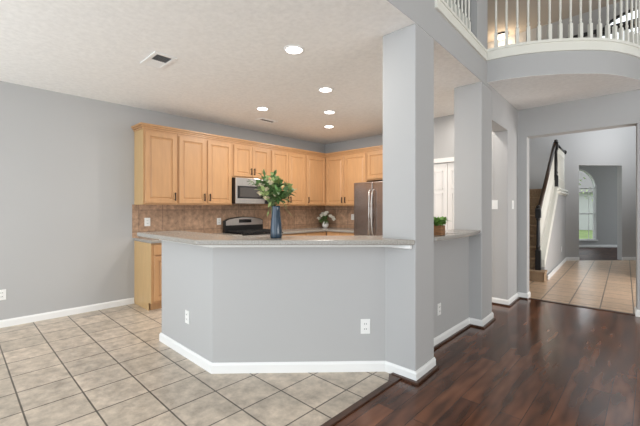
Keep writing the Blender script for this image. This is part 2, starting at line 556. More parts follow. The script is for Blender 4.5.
# far room
ARX, ARR = -1.371, 0.46                       # right edge of the arched window in x, half width along x (45 deg)
ac = ARX - ARR
pw = MB()
arcx = [ac + ARR * math.cos(a) for a in [PI * i / 16 for i in range(17)]]
arcz = [2.04 + ARR * 1.414 * math.sin(PI * i / 16) for i in range(17)]
diag(pw, K2, -3.7, ac - ARR, 0, 3.1)
diag(pw, K2, ARX, 0.9, 0, 3.1)
diag(pw, K2, ac - ARR, ARX, 0, 0.26)
for i in range(16):
    pw.slab([D(K2, arcx[i + 1], arcz[i + 1]), D(K2, arcx[i], arcz[i]), D(K2, arcx[i], 3.1), D(K2, arcx[i + 1], 3.1)], n45 * 0.14)
st(pw, 'wall_dining', M['wall'], 'grey far wall with the arched window', 'wall')
st(MB().slab([D(K1 + 0.2, -2.9, 3.1), D(K1 + 0.2, 2.0, 3.1), D(K2 + 0.2, 0.2, 3.1), D(K2 + 0.2, -3.9, 3.1)], (0, 0, 0.08)), 'ceiling_dining',
   M['ceiling'], 'ceiling of the far room', 'ceiling')

# arched window frame
win = thing('window_1', 'tall white arched window in the far room', 'window')
win['kind'] = 'structure'
fr = MB()
outer = [(ARX, 0.26)] + [(arcx[i], arcz[i]) for i in range(17)] + [(ac - ARR, 0.26)]
path = [Vector(D(K2, x, z)) + n45 * 0.03 for x, z in outer]
fr.tube(path + [path[0]], 0.04, 4, True)
for (x0, z0, x1, z1) in ((ac - ARR, 2.02, ARX, 2.02), (ac - ARR, 1.15, ARX, 1.15), (ac, 2.02, ac, 2.66)):
    fr.tube([Vector(D(K2, x0, z0)) + n45 * 0.05, Vector(D(K2, x1, z1)) + n45 * 0.05], 0.028, 4, True)
fr.build('frame', M['trim'], win)
sl = MB()
for i in range(3):
    xx = ac - ARR + (i + 0.5) * 2 * ARR / 3
    sl.tube([Vector(D(K2, xx, 0.28)) + n45 * 0.05, Vector(D(K2, xx, 2.0)) + n45 * 0.05], 0.010, 4, True)
sl.build('muntin', M['trim'], win)
MB().slab([D(K2, x, z) for x, z in outer], n45 * 0.006).build('pane', M['glass'], win, loc=tuple(n45 * 0.08))
diag(MB(), K2 - 0.06, ac - ARR - 0.06, ARX + 0.06, 0.22, 0.26, 0.06).build('window_sill', M['trim'], win)

# upper window with a black frame
uw = thing('window_2', 'bright upper window with black frame behind the curved railing', 'window')
uw['kind'] = 'structure'
f2 = MB().box(WX0, 9.47, 5.0, WX1, 9.55, 5.075)
top = [(-0.70, 5.17), (-0.62, 5.25), (-0.50, 5.31), (-0.33, 5.355), (-0.15, 5.385), (0.05, 5.395), (0.25, 5.385), (0.42, 5.35), (WX1, 5.28)]
f2.tube([(x, 9.52, z) for x, z in top], 0.035, 4, True)
f2.tube([(-0.70, 9.52, 5.17), (-0.75, 9.52, 5.05)], 0.03, 4, True)
f2.box(-0.12, 9.49, WZ0, -0.08, 9.55, 5.38)
f2.build('frame', M['black'], uw)
MB().slab([(WX0, 9.56, WZ0), (WX1, 9.56, WZ0), (WX1, 9.56, 5.28)] + [(x, 9.56, z) for x, z in top[::-1][1:]] + [(WX0, 9.56, 5.04)], (0, 0.006, 0)).build(
    'pane', M['glass'], uw)
MB().slab([(WX0, 9.50, 5.06), (-0.74, 9.50, 5.06), (-0.70, 9.50, 5.19)] + [(x, 9.50, z + 0.01) for x, z in top[1:]] + [(WX1, 9.50, WZ1 + 0.13), (WX0, 9.50, WZ1 + 0.13)],
          (0, 0.11, 0)).build('spandrel', M['wall'], uw)
tag(MB().tube([(-1.75, 9.40, 5.085), (0.2, 9.40, 5.085)], 0.045, 10).ball((-1.75, 9.40, 5.085), 0.06).build('curtain_rod', M['black']),
    'thick black rod along the upper window behind the curved railing', 'rod')

# baseboards
BH = 0.083
def base(name, pts, label):
    st(MB().strip(pts, 0.015, 0, BH, 0.006), name, M['trim'], label, 'baseboard')


base('baseboard_left', [(XL, 1.758), (XL, -2)][::-1], 'white baseboard along the left grey wall')
base('baseboard_peninsula', [(-3.575, 1.56), (-3.575, 1.450), (-2.576, 1.450), (-1.581, 2.445), (-1.310, 2.445),
                             (HX(2.79), 2.79)], 'white baseboard around the angled half wall and column')
base('baseboard_hall', [(-1.515, 2.79), (-1.515, 4.08), (HX(4.08), 4.08), (HX(4.48), 4.48), (-1.60, 4.48)],
     'white baseboard along the recess and pier')
base('baseboard_passage', [(-1.79, 5.23), (HX(5.23), 5.23), (HX(5.82), 5.82), (-1.325, 5.82), (-1.332, 6.0)],
     'white baseboard around the wall end with the switch')
base('baseboard_foyer', [(-1.40, 7.62), (-1.58, 10.82), (-1.339, 11.061)], 'white baseboard along the stair wall')
base('baseboard_foyer_right', [(-0.541, 11.859), (0.6, 13.0)], 'white baseboard right of the far opening')
base('baseboard_foyer_jamb', [(-0.19, 9.16), (-0.19, 9.02), (1.2, 9.02)], 'white baseboard end at the right edge of the foyer')
base('baseboard_foyer_opening', [(-0.14, 6.0), (-0.125, 5.82), (4.5, 5.82)], 'white baseboard right of the foyer opening')
base('baseboard_dining', [(-3.2, 13.4), (0.9, 17.5)], 'white baseboard below the arched window')
# shoe mouldings and floor transitions in dark wood
st(MB().strip([(-1.46, -2), (-1.46, 2.30)], 0.048, 0, 0.012), 'trim_3', M['shoe'], 'dark reducer strip between tile and wood floor', 'trim', 0.004)
st(MB().strip([(-1.50, 2.4295), (-1.2945, 2.4295), (HX(2.79) + 0.0155, 2.80)], 0.026, 0, 0.02)
   .prism([(-1.46, 2.30), (-1.412, 2.30), (-1.412, 2.405), (-1.50, 2.429), (-1.52, 2.405)], 0, 0.012), 'trim_4', M['shoe'],
   'dark shoe moulding at the foot of the column', 'trim', 0.003)
st(MB().strip([(-1.4995, 2.80), (-1.4995, 4.0645), (HX(4.08) + 0.0155, 4.0645), (HX(4.48) + 0.0155, 4.49)], 0.022, 0, 0.018), 'trim_5', M['shoe'],
   'dark shoe moulding along the recess and pier', 'trim', 0.003)
st(MB().strip([(-1.62, 5.2145), (HX(5.23) + 0.0155, 5.2145), (HX(5.82) + 0.0155, 5.8045), (-1.309, 5.8045)], 0.022, 0, 0.018), 'trim_6', M['shoe'],
   'dark shoe moulding at the wall end with the switch', 'trim', 0.003)
st(MB().box(-1.325, 5.84, 0, -0.13, 5.90, 0.008), 'trim_7', M['shoe'], 'dark threshold between the wood floor and foyer tile', 'trim', 0.003)
# white support moulding under the bar counter
st(MB().strip([(-3.56, 1.450), (-2.576, 1.450), (-1.581, 2.445), (-1.335, 2.445)], 0.035, 1.018, 1.049), 'trim_8', M['trim'],
   'white moulding under the bar counter edge', 'trim', 0.008)

# pantry double door, six raised panels a leaf
def panel_door(mb, x0, x1, z0, z1, y, panels):
    """slab with panels recessed on the -y face"""
    mb.box(x0, y, z0, x1, y + 0.035, z1)
    for (a, b, c, d) in panels:
        px0, px1 = x0 + (x1 - x0) * a, x0 + (x1 - x0) * b
        pz0, pz1 = z0 + (z1 - z0) * c, z0 + (z1 - z0) * d
        for (q0, q1, q2, q3) in ((px0, px1, pz0, pz0 + 0.012), (px0, px1, pz1 - 0.012, pz1), (px0, px0 + 0.012, pz0, pz1), (px1 - 0.012, px1, pz0, pz1)):
            mb.box(q0, y - 0.012, q2, q1, y + 0.001, q3)
        mb.box(px0 + 0.028, y - 0.004, pz0 + 0.028, px1 - 0.028, y + 0.001, pz1 - 0.028)
    return mb


pd = thing('door_1', 'white panelled double door beyond the small curved counter', 'door')
pd['kind'] = 'structure'
pans = [(0.14, 0.45, 0.80, 0.94), (0.55, 0.86, 0.80, 0.94), (0.14, 0.45, 0.47, 0.77), (0.55, 0.86, 0.47, 0.77), (0.14, 0.45, 0.10, 0.43), (0.55, 0.86, 0.10, 0.43)]
xm = (DX0 + DX1) / 2
panel_door(MB(), DX0 + 0.004, xm - 0.003, 0.01, DZ - 0.004, 5.25, pans).build('leaf', M['door'], pd)
panel_door(MB(), xm + 0.003, DX1 - 0.004, 0.01, DZ - 0.004, 5.25, pans).build('leaf', M['door'], pd)
MB().box(DX0 - 0.065, 5.212, 0, DX0, 5.229, DZ + 0.065).box(DX1, 5.212, 0, DX1 + 0.065, 5.229, DZ + 0.065).box(DX0 - 0.08, 5.208, DZ, DX1 + 0.08, 5.229, DZ + 0.07).build(
    'casing', M['door'], pd, 0.003)
for sx in (-0.05, 0.05):
    MB().ball((xm + sx, 5.215, 0.95), 0.026).tube([(xm + sx, 5.215, 0.95), (xm + sx, 5.25, 0.95)], 0.012).build('knob', M['handle'], pd)

# backsplash
st(MB().box(XL, 1.735, 0.92, XL + 0.011, YB, 1.388).box(XL, 3.14, 1.38, XL + 0.011, 3.93, 1.5), 'trim_9', M['backsplash_x'], 'brown travertine backsplash on the long kitchen wall', 'backsplash')
st(MB().box(XL + 0.011, YB - 0.011, 0.92, -3.86, YB, 1.388), 'trim_10', M['backsplash_y'], 'brown travertine backsplash beside the fridge', 'backsplash')


# ------------------------------------------------------------------ kitchen cabinets (built with the front along local -y)
def door_mesh(w, h, t=0.02, rail=0.055):
    """raised-panel door, lower left front corner at the origin, front face at y = -t"""
    mb = MB()
    bm = mb.bm
    rings = []
    for ins, dy in ((0, 0), (0, -t + 0.003), (0.004, -t), (rail, -t), (rail + 0.005, -t + 0.013), (rail + 0.015, -t + 0.014), (rail + 0.030, -t + 0.005)):
        ins = min(ins, w / 2 - 0.01, h / 2 - 0.01)
        rings.append([bm.verts.new(p) for p in ((ins, dy, ins), (w - ins, dy, ins), (w - ins, dy, h - ins), (ins, dy, h - ins))])
    bm.faces.new(rings[0][::-1])
    for a, b in zip(rings, rings[1:]):
        for k in range(4):
            bm.faces.new((a[k], a[(k + 1) % 4], b[(k + 1) % 4], b[k]))
    bm.faces.new(rings[-1])
    return mb


def pull(parent, x, z, vertical=True, length=0.115, y=-0.050):
    mb = MB()
    d = Vector((0, 0, 1)) if vertical else Vector((1, 0, 0))
    c = Vector((x, y, z))
    a, b = c - d * length / 2, c + d * length / 2
    mb.tube([a, b], 0.009, 8)
    for q in (a + d * 0.015, b - d * 0.015):
        mb.tube([q, q + Vector((0, 0.03, 0))], 0.005, 6)
    return mb.build('handle', M['handle'], parent)


def add_door(root, x0, x1, z0, z1, hx=None, hz=None):
    d = door_mesh(x1 - x0, z1 - z0).build('door', M['maple'], root, loc=(x0, 0, z0))
    if hx is not None:
        pull(d, hx - x0, hz - z0)
    return d


def upper(label, loc, rz, w, z0, z1, depth, doors, group):
    """doors: list of (x0, x1, hinge side of the handle: 'l' or 'r')"""
    c = thing('wall_cabinet', label, 'cabinet', loc, rz, group)
    MB().box(0.001, 0, z0, w - 0.001, depth, z1).build('body', M['maple'], c, 0.002)
    for x0, x1, s in doors:
        hx = (x0 + 0.028) if s == 'l' else (x1 - 0.028)
        add_door(c, x0, x1, z0 + 0.022, min(z1 - 0.045, 2.375), hx, z0 + 0.115)
    return c


FX = -4.95                                       # carcass front of the left run
FY = 5.39                                        # carcass front of the back run
GU = 'maple wall cabinets'
UZ0, UZ1 = 1.385, 2.42
DL = FX - XL - 0.002
c = upper('tall single-door maple wall cabinet at the left end of the run', (FX, 1.77, 0), R(90), 0.465, UZ0, UZ1, DL, [(0.018, 0.445, 'r')], GU)
MB().box(-0.008, 0.0, UZ0, 0.0, DL, UZ1).build('end_panel', M['maple_side'], c)['label'] = 'pale yellowish end panel'
upper('wide two-door maple wall cabinet just left of the microwave', (FX, 2.235, 0), R(90), 0.90, UZ0, UZ1, DL, [(0.018, 0.430, 'r'), (0.466, 0.882, 'l')], GU)
upper('short two-door maple wall cabinet above the microwave', (FX, 3.135, 0), R(90), 0.785, 1.84, UZ1, DL, [(0.030, 0.386, 'r'), (0.392, 0.752, 'l')], GU)
upper('two-door maple wall cabinet directly right of the microwave, behind the bouquet', (FX, 3.92, 0), R(90), 0.885, UZ0, UZ1, DL, [(0.030, 0.424, 'r'), (0.430, 0.860, 'l')], GU)
upper('single-door maple wall cabinet on the left wall next to the inside corner', (FX, 4.805, 0), R(90), 0.90, UZ0, UZ1, DL, [(0.022, 0.555, 'l')], GU)
upper('two-door maple wall cabinet on the back wall between corner and fridge', (FX + 0.002, FY, 0), 0, 1.058, UZ0, UZ1, YB - FY - 0.002,
      [(0.03, 0.50, 'r'), (0.526, 1.040, 'l')], GU)
upper('short maple wall cabinet above the fridge', (-3.888, FY, 0), 0, 0.94, 1.86, UZ1, YB - FY - 0.002, [(0.022, 0.455, 'r'), (0.465, 0.905, 'l')], GU)
# crown along the run
cr = MB()
cl = [(XL + 0.002, 1.762), (FX, 1.762), (FX, FY), (-2.95, FY)]
cr.strip(cl, 0.012, 2.405, 2.43).strip(cl, 0.026, 2.43, 2.452).strip(cl, 0.042, 2.452, 2.478)
tag(cr.build('crown_moulding', M['maple'], None, 0.004), 'stepped maple crown moulding along the top of the wall cabinets', 'moulding')


def base_cab(label, loc, rz, w, units, group, end=False):
    """units: (x0, x1) each a drawer over a door"""
    c = thing('base_cabinet', label, 'cabinet', loc, rz, group)
    MB().box(0.001, 0, 0.10, w - 0.001, 0.595, 0.878).box(0.02, 0.075, 0.0, w - 0.02, 0.58, 0.10).build('body', M['maple'], c, 0.002)
    if end:
        MB().slab([(-0.006, 0.0, 0.10), (-0.006, 0.075, 0.10), (-0.006, 0.075, 0.0), (-0.006, 0.595, 0.0), (-0.006, 0.595, 0.878), (-0.006, 0.0, 0.878)],
                  (0.006, 0, 0)).build('end_panel', M['maple_side'], c)['label'] = 'pale yellowish end panel'
    for i, (x0, x1) in enumerate(units):
        d = MB().box(0, -0.02, 0, x1 - x0, 0, 0.135).build('drawer', M['maple'], c, 0.004, loc=(x0, 0, 0.725))
        pull(d, (x1 - x0) / 2, 0.068, False)
        add_door(c, x0, x1, 0.125, 0.705, x1 - 0.035 if i % 2 == 0 else x0 + 0.035, 0.62)
    return c


GB = 'maple base cabinets'
BX = -4.672
base_cab('maple base cabinet with exposed pale end at the left of the range', (BX, 1.768, 0), R(90), 1.357, [(0.03, 0.44), (0.46, 0.88), (0.90, 1.31)], GB, True)
base_cab('maple base cabinet right of the range on the left wall', (BX, 3.935, 0), R(90), 1.17, [(0.03, 0.58), (0.60, 1.14)], GB)
base_cab('maple base cabinet between the kitchen corner and the fridge', (BX + 0.002, 5.112, 0), 0, 0.775, [(0.03, 0.38), (0.40, 0.745)], GB)

# worktops
def worktop(mb, label, name='worktop', bev=0.008):
    return tag(mb.build(name, M['counter'], None, bev), label, 'countertop')


worktop(MB().box(XL + 0.012, 1.752, 0.88, BX + 0.03, 3.128, 0.92), 'taupe worktop left of the range below the outlet')
worktop(MB().prism([(XL + 0.012, 3.942), (BX + 0.03, 3.942), (BX + 0.03, 5.08), (-3.892, 5.08), (-3.892, YB - 0.012), (XL + 0.012, YB - 0.012)], 0.88, 0.92),
        'taupe L-shaped worktop in the corner right of the range')
bar = [(-3.755, 1.278), (-2.506, 1.278), (-1.311, 2.425), (-1.311, 2.443), (-1.612, 2.443), (-1.612, 2.775), (-2.69, 1.72), (-3.755, 1.72)]
worktop(MB().prism(bar, 1.051, 1.090), 'long angled taupe bar counter on the grey half wall', 'bar_counter', 0.010)
arc = [(-1.326, 2.795)] + [(-1.288 - 0.097 * max(0, (t - 0.3)) ** 2.2 / 0.456 - 0.02 * (0.25 - min(t, 0.25)) / 0.25, 2.80 + 1.277 * t) for t in [i / 12 for i in range(13)]]
worktop(MB().prism(arc + [(-1.68, 4.077), (-1.605, 2.795), (-1.64, 2.86), (-1.68, 2.90)], 1.055, 1.090), 'small taupe pass-through counter with a curved edge between column and pier', 'bar_counter', 0.008)

# ------------------------------------------------------------------ appliances
# range, front along local -y, turned to face +X
rg = thing('range', 'stainless and black gas range on the left wall', 'stove', (-4.62, 3.137, 0), R(90))
RW = 0.796
MB().box(0.003, 0.0, 0.09, RW - 0.003, 0.62, 0.905).box(0.03, 0.05, 0, RW - 0.03, 0.58, 0.09).build('body', M['steel'], rg, 0.004)
od = MB().box(0.02, -0.035, 0.27, RW - 0.02, 0.0, 0.74).build('oven_door', M['steel'], rg, 0.006)
MB().box(0.12, -0.039, 0.36, RW - 0.12, -0.034, 0.62).build('oven_window', M['black_glass'], od)
MB().tube([(0.07, -0.08, 0.70), (RW - 0.07, -0.08, 0.70)], 0.013).tube([(0.09, -0.08, 0.70), (0.09, -0.03, 0.70)], 0.009).tube(
    [(RW - 0.09, -0.08, 0.70), (RW - 0.09, -0.03, 0.70)], 0.009).build('handle', M['steel'], od, smooth=True)
MB().box(0.02, -0.03, 0.10, RW - 0.02, 0.0, 0.25).build('drawer', M['steel'], rg, 0.005)
for i in range(5):
    MB().tube([(0.12 + i * (RW - 0.24) / 4, -0.045, 0.83), (0.12 + i * (RW - 0.24) / 4, 0.0, 0.83)], 0.022, 14).build('knob', M['black'], rg)
MB().box(0.003, -0.01, 0.905, RW - 0.003, 0.55, 0.925).build('cooktop', M['black_glass'], rg, 0.004)
bg = MB()
prof = [(0.003, 0.92), (RW - 0.003, 0.92), (RW - 0.003, 1.125)] + [(RW - 0.003 - (RW - 0.006) * t, 1.125 + 0.062 * (math.sin(PI * t)) ** 0.6) for t in [i / 14 for i in range(1, 14)]] + [(0.003, 1.125)]
bg.slab([(x, 0.55, z) for x, z in prof], (0, 0.065, 0))
bgo = bg.build('backguard', M['black'], rg, 0.004)
pf = MB()
prof2 = [(0.022, 1.045), (RW - 0.022, 1.045), (RW - 0.022, 1.118)] + [(RW - 0.022 - (RW - 0.044) * t, 1.118 + 0.058 * (math.sin(PI * t)) ** 0.6) for t in [i / 14 for i in range(1, 14)]] + [(0.022, 1.118)]
pf.slab([(x, 0.541, z) for x, z in prof2], (0, 0.010, 0))
pf.build('control_panel', M['steel'], bgo)
MB().box(0.27, 0.535, 1.085, 0.53, 0.542, 1.145).build('display', M['black_glass'], bgo, 0.004)
for gx in (0.03, 0.405):
    gm = MB()
    x0, x1 = gx, gx + 0.36
    for xx in (x0, (x0 + x1) / 2, x1):
        gm.box(xx - 0.008, 0.03, 0.945, xx + 0.008, 0.50, 0.962)
    for yy in (0.03, 0.15, 0.265, 0.38, 0.50):
        gm.box(x0, yy - 0.008, 0.945, x1, yy + 0.008, 0.962)
    for xx in (x0, x1):
        for yy in (0.03, 0.50):
            gm.box(xx - 0.009, yy - 0.009, 0.925, xx + 0.009, yy + 0.009, 0.946)
    gm.build('grate', M['iron'], rg)
    for yy in (0.14, 0.39):
        MB().lathe([(0.05, 0), (0.05, 0.008), (0.035, 0.014), (0, 0.014)], (gx + 0.18, yy, 0.925), 16).build('burner', M['iron'], rg)

# microwave
mw = thing('microwave', 'stainless over-the-range microwave under the short cabinet', 'microwave', (-4.87, 3.145, 1.412), R(90))
MWW, MWH = 0.76, 0.42
MB().box(0, 0.0, 0, MWW, 0.385, MWH).build('body', M['black'], mw, 0.003)
dr = MB().box(0.0, -0.022, 0.0, 0.575, 0.0, MWH).build('door', M['steel'], mw, 0.005)
MB().box(0.03, -0.0245, 0.085, 0.565, -0.0215, 0.29).build('window', M['black_glass'], dr)
MB().box(0.075, -0.026, 0.11, 0.50, -0.0235, 0.265).build('glass', mat('smoky_glass', (0.06, 0.055, 0.052), 0.15), dr)
MB().tube([(0.545, -0.06, 0.06), (0.545, -0.06, 0.36)], 0.012).tube([(0.545, -0.06, 0.08), (0.545, -0.02, 0.08)], 0.008).tube(
    [(0.545, -0.06, 0.34), (0.545, -0.02, 0.34)], 0.008).build('handle', M['steel'], dr, smooth=True)
cp = MB().box(0.580, -0.022, 0.0, MWW, 0.0, MWH).build('control_panel', M['black_glass'], mw, 0.004)
MB().box(0.61, -0.025, 0.33, 0.73, -0.021, 0.37).build('display', M['vent_dark'], cp)
MB().box(0.02, -0.02, MWH - 0.03, MWW - 0.02, -0.025, MWH - 0.012).build('vent_strip', M['steel'], mw)

# fridge
fg = thing('fridge', 'tall stainless french-door fridge beside the column', 'fridge', (-3.868, 4.955, 0), 0)
FW, FH = 0.905, 1.79
MB().box(0.0, 0.075, 0.03, FW, 0.735, FH - 0.015).build('body', mat('dark_fridge_side', (0.09, 0.085, 0.08), 0.5), fg, 0.004)
for x0, x1, hx, s in ((0.0, FW / 2 - 0.046, FW / 2 - 0.078, -1), (FW / 2 - 0.040, FW, FW / 2 - 0.010, 1)):
    d = MB().box(x0 + 0.002, 0, 0.72, x1 - 0.002, 0.068, FH).build('door', M['fridge_steel'], fg, 0.012)
    hp = [(hx, -0.012, 0.86)] + [(hx + s * -0.012 * math.sin(PI * t), -0.055 - 0.022 * math.sin(PI * t), 0.90 + 0.72 * t) for t in [i / 10 for i in range(11)]] + [(hx, -0.012, 1.66)]
    MB().tube(hp, 0.012, 10).build('handle', M['steel'], d, smooth=True)
dd = MB().box(0.002, 0, 0.07, FW - 0.002, 0.068, 0.71).build('drawer', M['fridge_steel'], fg, 0.012)
MB().tube([(0.08, -0.055, 0.63), (FW - 0.08, -0.055, 0.63)], 0.012, 10).tube([(0.12, -0.055, 0.63), (0.12, 0, 0.63)], 0.008).tube(
    [(FW - 0.12, -0.055, 0.63), (FW - 0.12, 0, 0.63)], 0.008).build('handle', M['steel'], dd, smooth=True)
MB().box(0.02, 0.08, 0.0, FW - 0.02, 0.70, 0.05).build('toe_grille', M['black'], fg)

# ------------------------------------------------------------------ vases and plants
def foliage_dir(rng, spread):
    a = rng.uniform(0, 2 * PI)
    e = rng.uniform(R(90 - spread), R(88))
    return Vector((math.cos(a) * math.cos(e), math.sin(a) * math.cos(e), math.sin(e)))


VX, VY, VZ = -2.235, 1.832, 1.0905
tag(MB().lathe([(0.0, 0.0), (0.046, 0.0), (0.049, 0.012), (0.048, 0.06), (0.044, 0.12), (0.038, 0.18), (0.034, 0.225), (0.033, 0.25), (0.035, 0.262),
                (0.030, 0.262), (0.028, 0.23), (0.030, 0.15), (0.0, 0.14)], (0, 0, 0), 28).build('vase', M['vase_blue'], None, 0, True, (VX, VY, VZ)),
    'tall slate blue glazed vase on the bar counter', 'vase')
bq = thing('flower_bouquet', 'loose bouquet of green leaves and cream roses in the blue vase', 'flowers', (VX - 0.02, VY - 0.02, VZ + 0.250))
rng = random.Random(11)
stems, dark, pale = MB(), MB(), MB()
blooms = []
for i in range(36):
    d = foliage_dir(rng, 62)
    L = rng.uniform(0.14, 0.27) * (1.0 if d.z > 0.6 else 0.78)
    tip = d * L
    p0 = Vector((d.x, d.y, 0)) * 0.012
    mid = p0 + d * L * 0.5 + Vector((0, 0, 0.03))
    stems.tube([p0 - Vector((0, 0, 0.07)), p0, mid, tip + Vector((0, 0, 0.02))], 0.0022, 5)
    tgt = dark if i % 3 else pale
    for j in range(13):
        t = rng.uniform(0.3, 1.0)
        q = (p0.lerp(mid, t * 2) if t < 0.5 else mid.lerp(tip + Vector((0, 0, 0.02)), t * 2 - 1))
        dd_ = (d * 0.6 + Vector((rng.uniform(-1, 1), rng.uniform(-1, 1), rng.uniform(-0.5, 0.9)))).normalized()
        tgt.leaf(q, dd_, rng.uniform(0.045, 0.085), rng.uniform(0.026, 0.044), rng.uniform(0, 0.5))
for dx, dy, dz in ((-0.06, -0.08, 0.11), (0.03, -0.09, 0.14), (-0.02, -0.10, 0.17), (0.07, -0.03, 0.10), (-0.09, -0.02, 0.15), (0.01, -0.07, 0.07), (0.06, -0.07, 0.19), (-0.04, 0.06, 0.16)):
    blooms.append((dx, dy, dz))
for k in range(3):                                    # drooping slender sprays
    a = (-0.9, 0.3, 2.4)[k]
    e = Vector((math.cos(a), math.sin(a), 0))
    pts = [e * 0.01, e * 0.05 + Vector((0, 0, 0.05)), e * 0.10 + Vector((0, 0, 0.04)), e * 0.14 + Vector((0, 0, -0.03))]
    stems.tube(pts, 0.002, 5)
    for q in pts[1:]:
        pale.leaf(q, e + Vector((0, 0, -0.6)), 0.055, 0.012, 0.3)
top_d = Vector((-0.25, -0.15, 1)).normalized()
stems.tube([(0, 0, 0), top_d * 0.15, top_d * 0.30], 0.002, 5)
for j in range(10):
    dark.leaf(top_d * (0.2 + 0.01 * j), (top_d + Vector((rng.uniform(-.8, .8), rng.uniform(-.8, .8), 0.3))), 0.06, 0.02, 0.2)
stems.build('stems', M['stem'], bq)
dark.build('leaves', M['leaf'], bq, 0, True, fix=False)
pale.build('pale_leaves', M['leaf_pale'], bq, 0, True, fix=False)['label'] = 'pale yellow-green leaves'
def rose(parent, c, r, material):
    m = MB()
    m.ball(c, r * 0.45, 2)
    for ring, (n, tilt, ln) in enumerate(((5, 1.15, 0.9), (6, 0.75, 1.1), (7, 0.35, 1.15))):
        for k in range(n):
            a = 2 * PI * k / n + ring
            d = Vector((math.cos(a) * math.cos(tilt), math.sin(a) * math.cos(tilt), math.sin(tilt)))
            m.leaf(Vector(c) - Vector((0, 0, r * 0.3)), d, r * ln, r * 0.95, -0.25)
    return m.build('blossom', material, parent, 0, True, fix=False)


for b in blooms:
    rose(bq, b, 0.030, M['petal'])

wv = tag(MB().lathe([(0, 0), (0.035, 0), (0.06, 0.02), (0.07, 0.06), (0.062, 0.10), (0.045, 0.125), (0.04, 0.135), (0.045, 0.14), (0.036, 0.14), (0.033, 0.12), (0, 0.11)], (0, 0, 0), 24)
         .build('vase', M['vase_white'], None, 0, True, (-5.03, 5.47, 0.9205)), 'small round white vase in the far kitchen corner', 'vase')
wb = thing('flower_bouquet', 'white flowers with dark leaves in the small white vase in the kitchen corner', 'flowers', (-5.03, 5.47, 1.045))
rng = random.Random(5)
lv, sm = MB(), MB()
for i in range(16):
    d = foliage_dir(rng, 80)
    if d.x < -0.5 or d.y > 0.55:
        d.x, d.y = abs(d.x) * 0.4 * (-1 if d.x < 0 else 1), min(d.y, 0.3)
    L = rng.uniform(0.09, 0.16)
    sm.tube([(0, 0, -0.03), d * L * 0.5 + Vector((0, 0, 0.02)), d * L], 0.002, 5)
    for j in range(7):
        t = rng.uniform(0.3, 1)
        lv.leaf(d * L * t, d + Vector((rng.uniform(-.8, .8), rng.uniform(-.8, .8), rng.uniform(-.5, .3))), 0.075, 0.03, 0.3)
sm.build('stems', M['stem'], wb)
lv.build('leaves', M['leaf'], wb, 0, True, fix=False)
for q in ((-0.02, -0.10, 0.13), (0.06, -0.08, 0.15), (-0.05, -0.02, 0.17), (0.12, 0.02, 0.12), (-0.08, -0.12, 0.07), (0.17, 0.04, 0.09), (0.04, -0.01, 0.19), (0.19, 0.05, 0.05)):
    rose(wb, q, 0.055, M['petal_white'])

# small wooden box planter on the curved counter
pp = thing('potted_plant', 'small bushy green plant in a brown wooden box', 'plant', (-1.410, 3.04, 1.0905), R(4))
bx = MB()
s = 0.052
for (x0, y0, x1, y1) in ((-s, -s, s, -s + 0.01), (-s, s - 0.01, s, s), (-s, -s + 0.01, -s + 0.01, s - 0.01), (s - 0.01, -s + 0.01, s, s - 0.01)):
    bx.box(x0, y0, 0, x1, y1, 0.088)
bx.box(-s + 0.01, -s + 0.01, 0, s - 0.01, s - 0.01, 0.01)
bx.build('box', M['crate'], pp, 0.002)
MB().box(-s + 0.01, -s + 0.01, 0.01, s - 0.01, s - 0.01, 0.075).build('soil', mat('dark_soil', (0.04, 0.025, 0.015), 0.95), pp)
rng = random.Random(3)
gl = MB()
for i in range(330):
    d = foliage_dir(rng, 85)
    c0 = Vector((rng.uniform(-.058, .058), rng.uniform(-.058, .058), 0.085 + rng.uniform(0, 0.055)))
    gl.leaf(c0, d, rng.uniform(0.03, 0.055), rng.uniform(0.018, 0.027), 0.3)
gl.leaf((0.03, 0.0, 0.12), (0.8, 0.6, 0.25), 0.11, 0.022, 0.2)
gl.build('foliage', M['leaf_bright'], pp, 0, True, fix=False)

# ------------------------------------------------------------------ outlets, switches
def wallplate(label, loc, rz, w=0.072, h=0.115, kind='outlet', gangs=1, group='white outlet plates'):
    """plate on a wall facing local -y"""
    t = thing('wall_outlet' if kind == 'outlet' else 'light_switch', label, kind, loc, rz, group)
    MB().box(-w / 2, -0.006, -h / 2, w / 2, 0, h / 2).build('plate', M['plastic'], t, 0.002)
    for g in range(gangs):
        cx = (g - (gangs - 1) / 2) * 0.046
        if kind == 'outlet':
            for zz in (-0.021, 0.021):
                f = MB().box(cx - 0.016, -0.0085, zz - 0.014, cx + 0.016, -0.005, zz + 0.014).build('socket', M['plastic'], t, 0.002)
                MB().box(cx - 0.009, -0.0092, zz - 0.004, cx - 0.005, -0.008, zz + 0.008).box(cx + 0.005, -0.0092, zz - 0.004, cx + 0.009, -0.008, zz + 0.008).build('slot', M['slot'], f)
        else:
            MB().box(cx - 0.015, -0.011, -0.032, cx + 0.015, -0.005, 0.032).build('rocker', M['plastic'], t, 0.003)
    return t


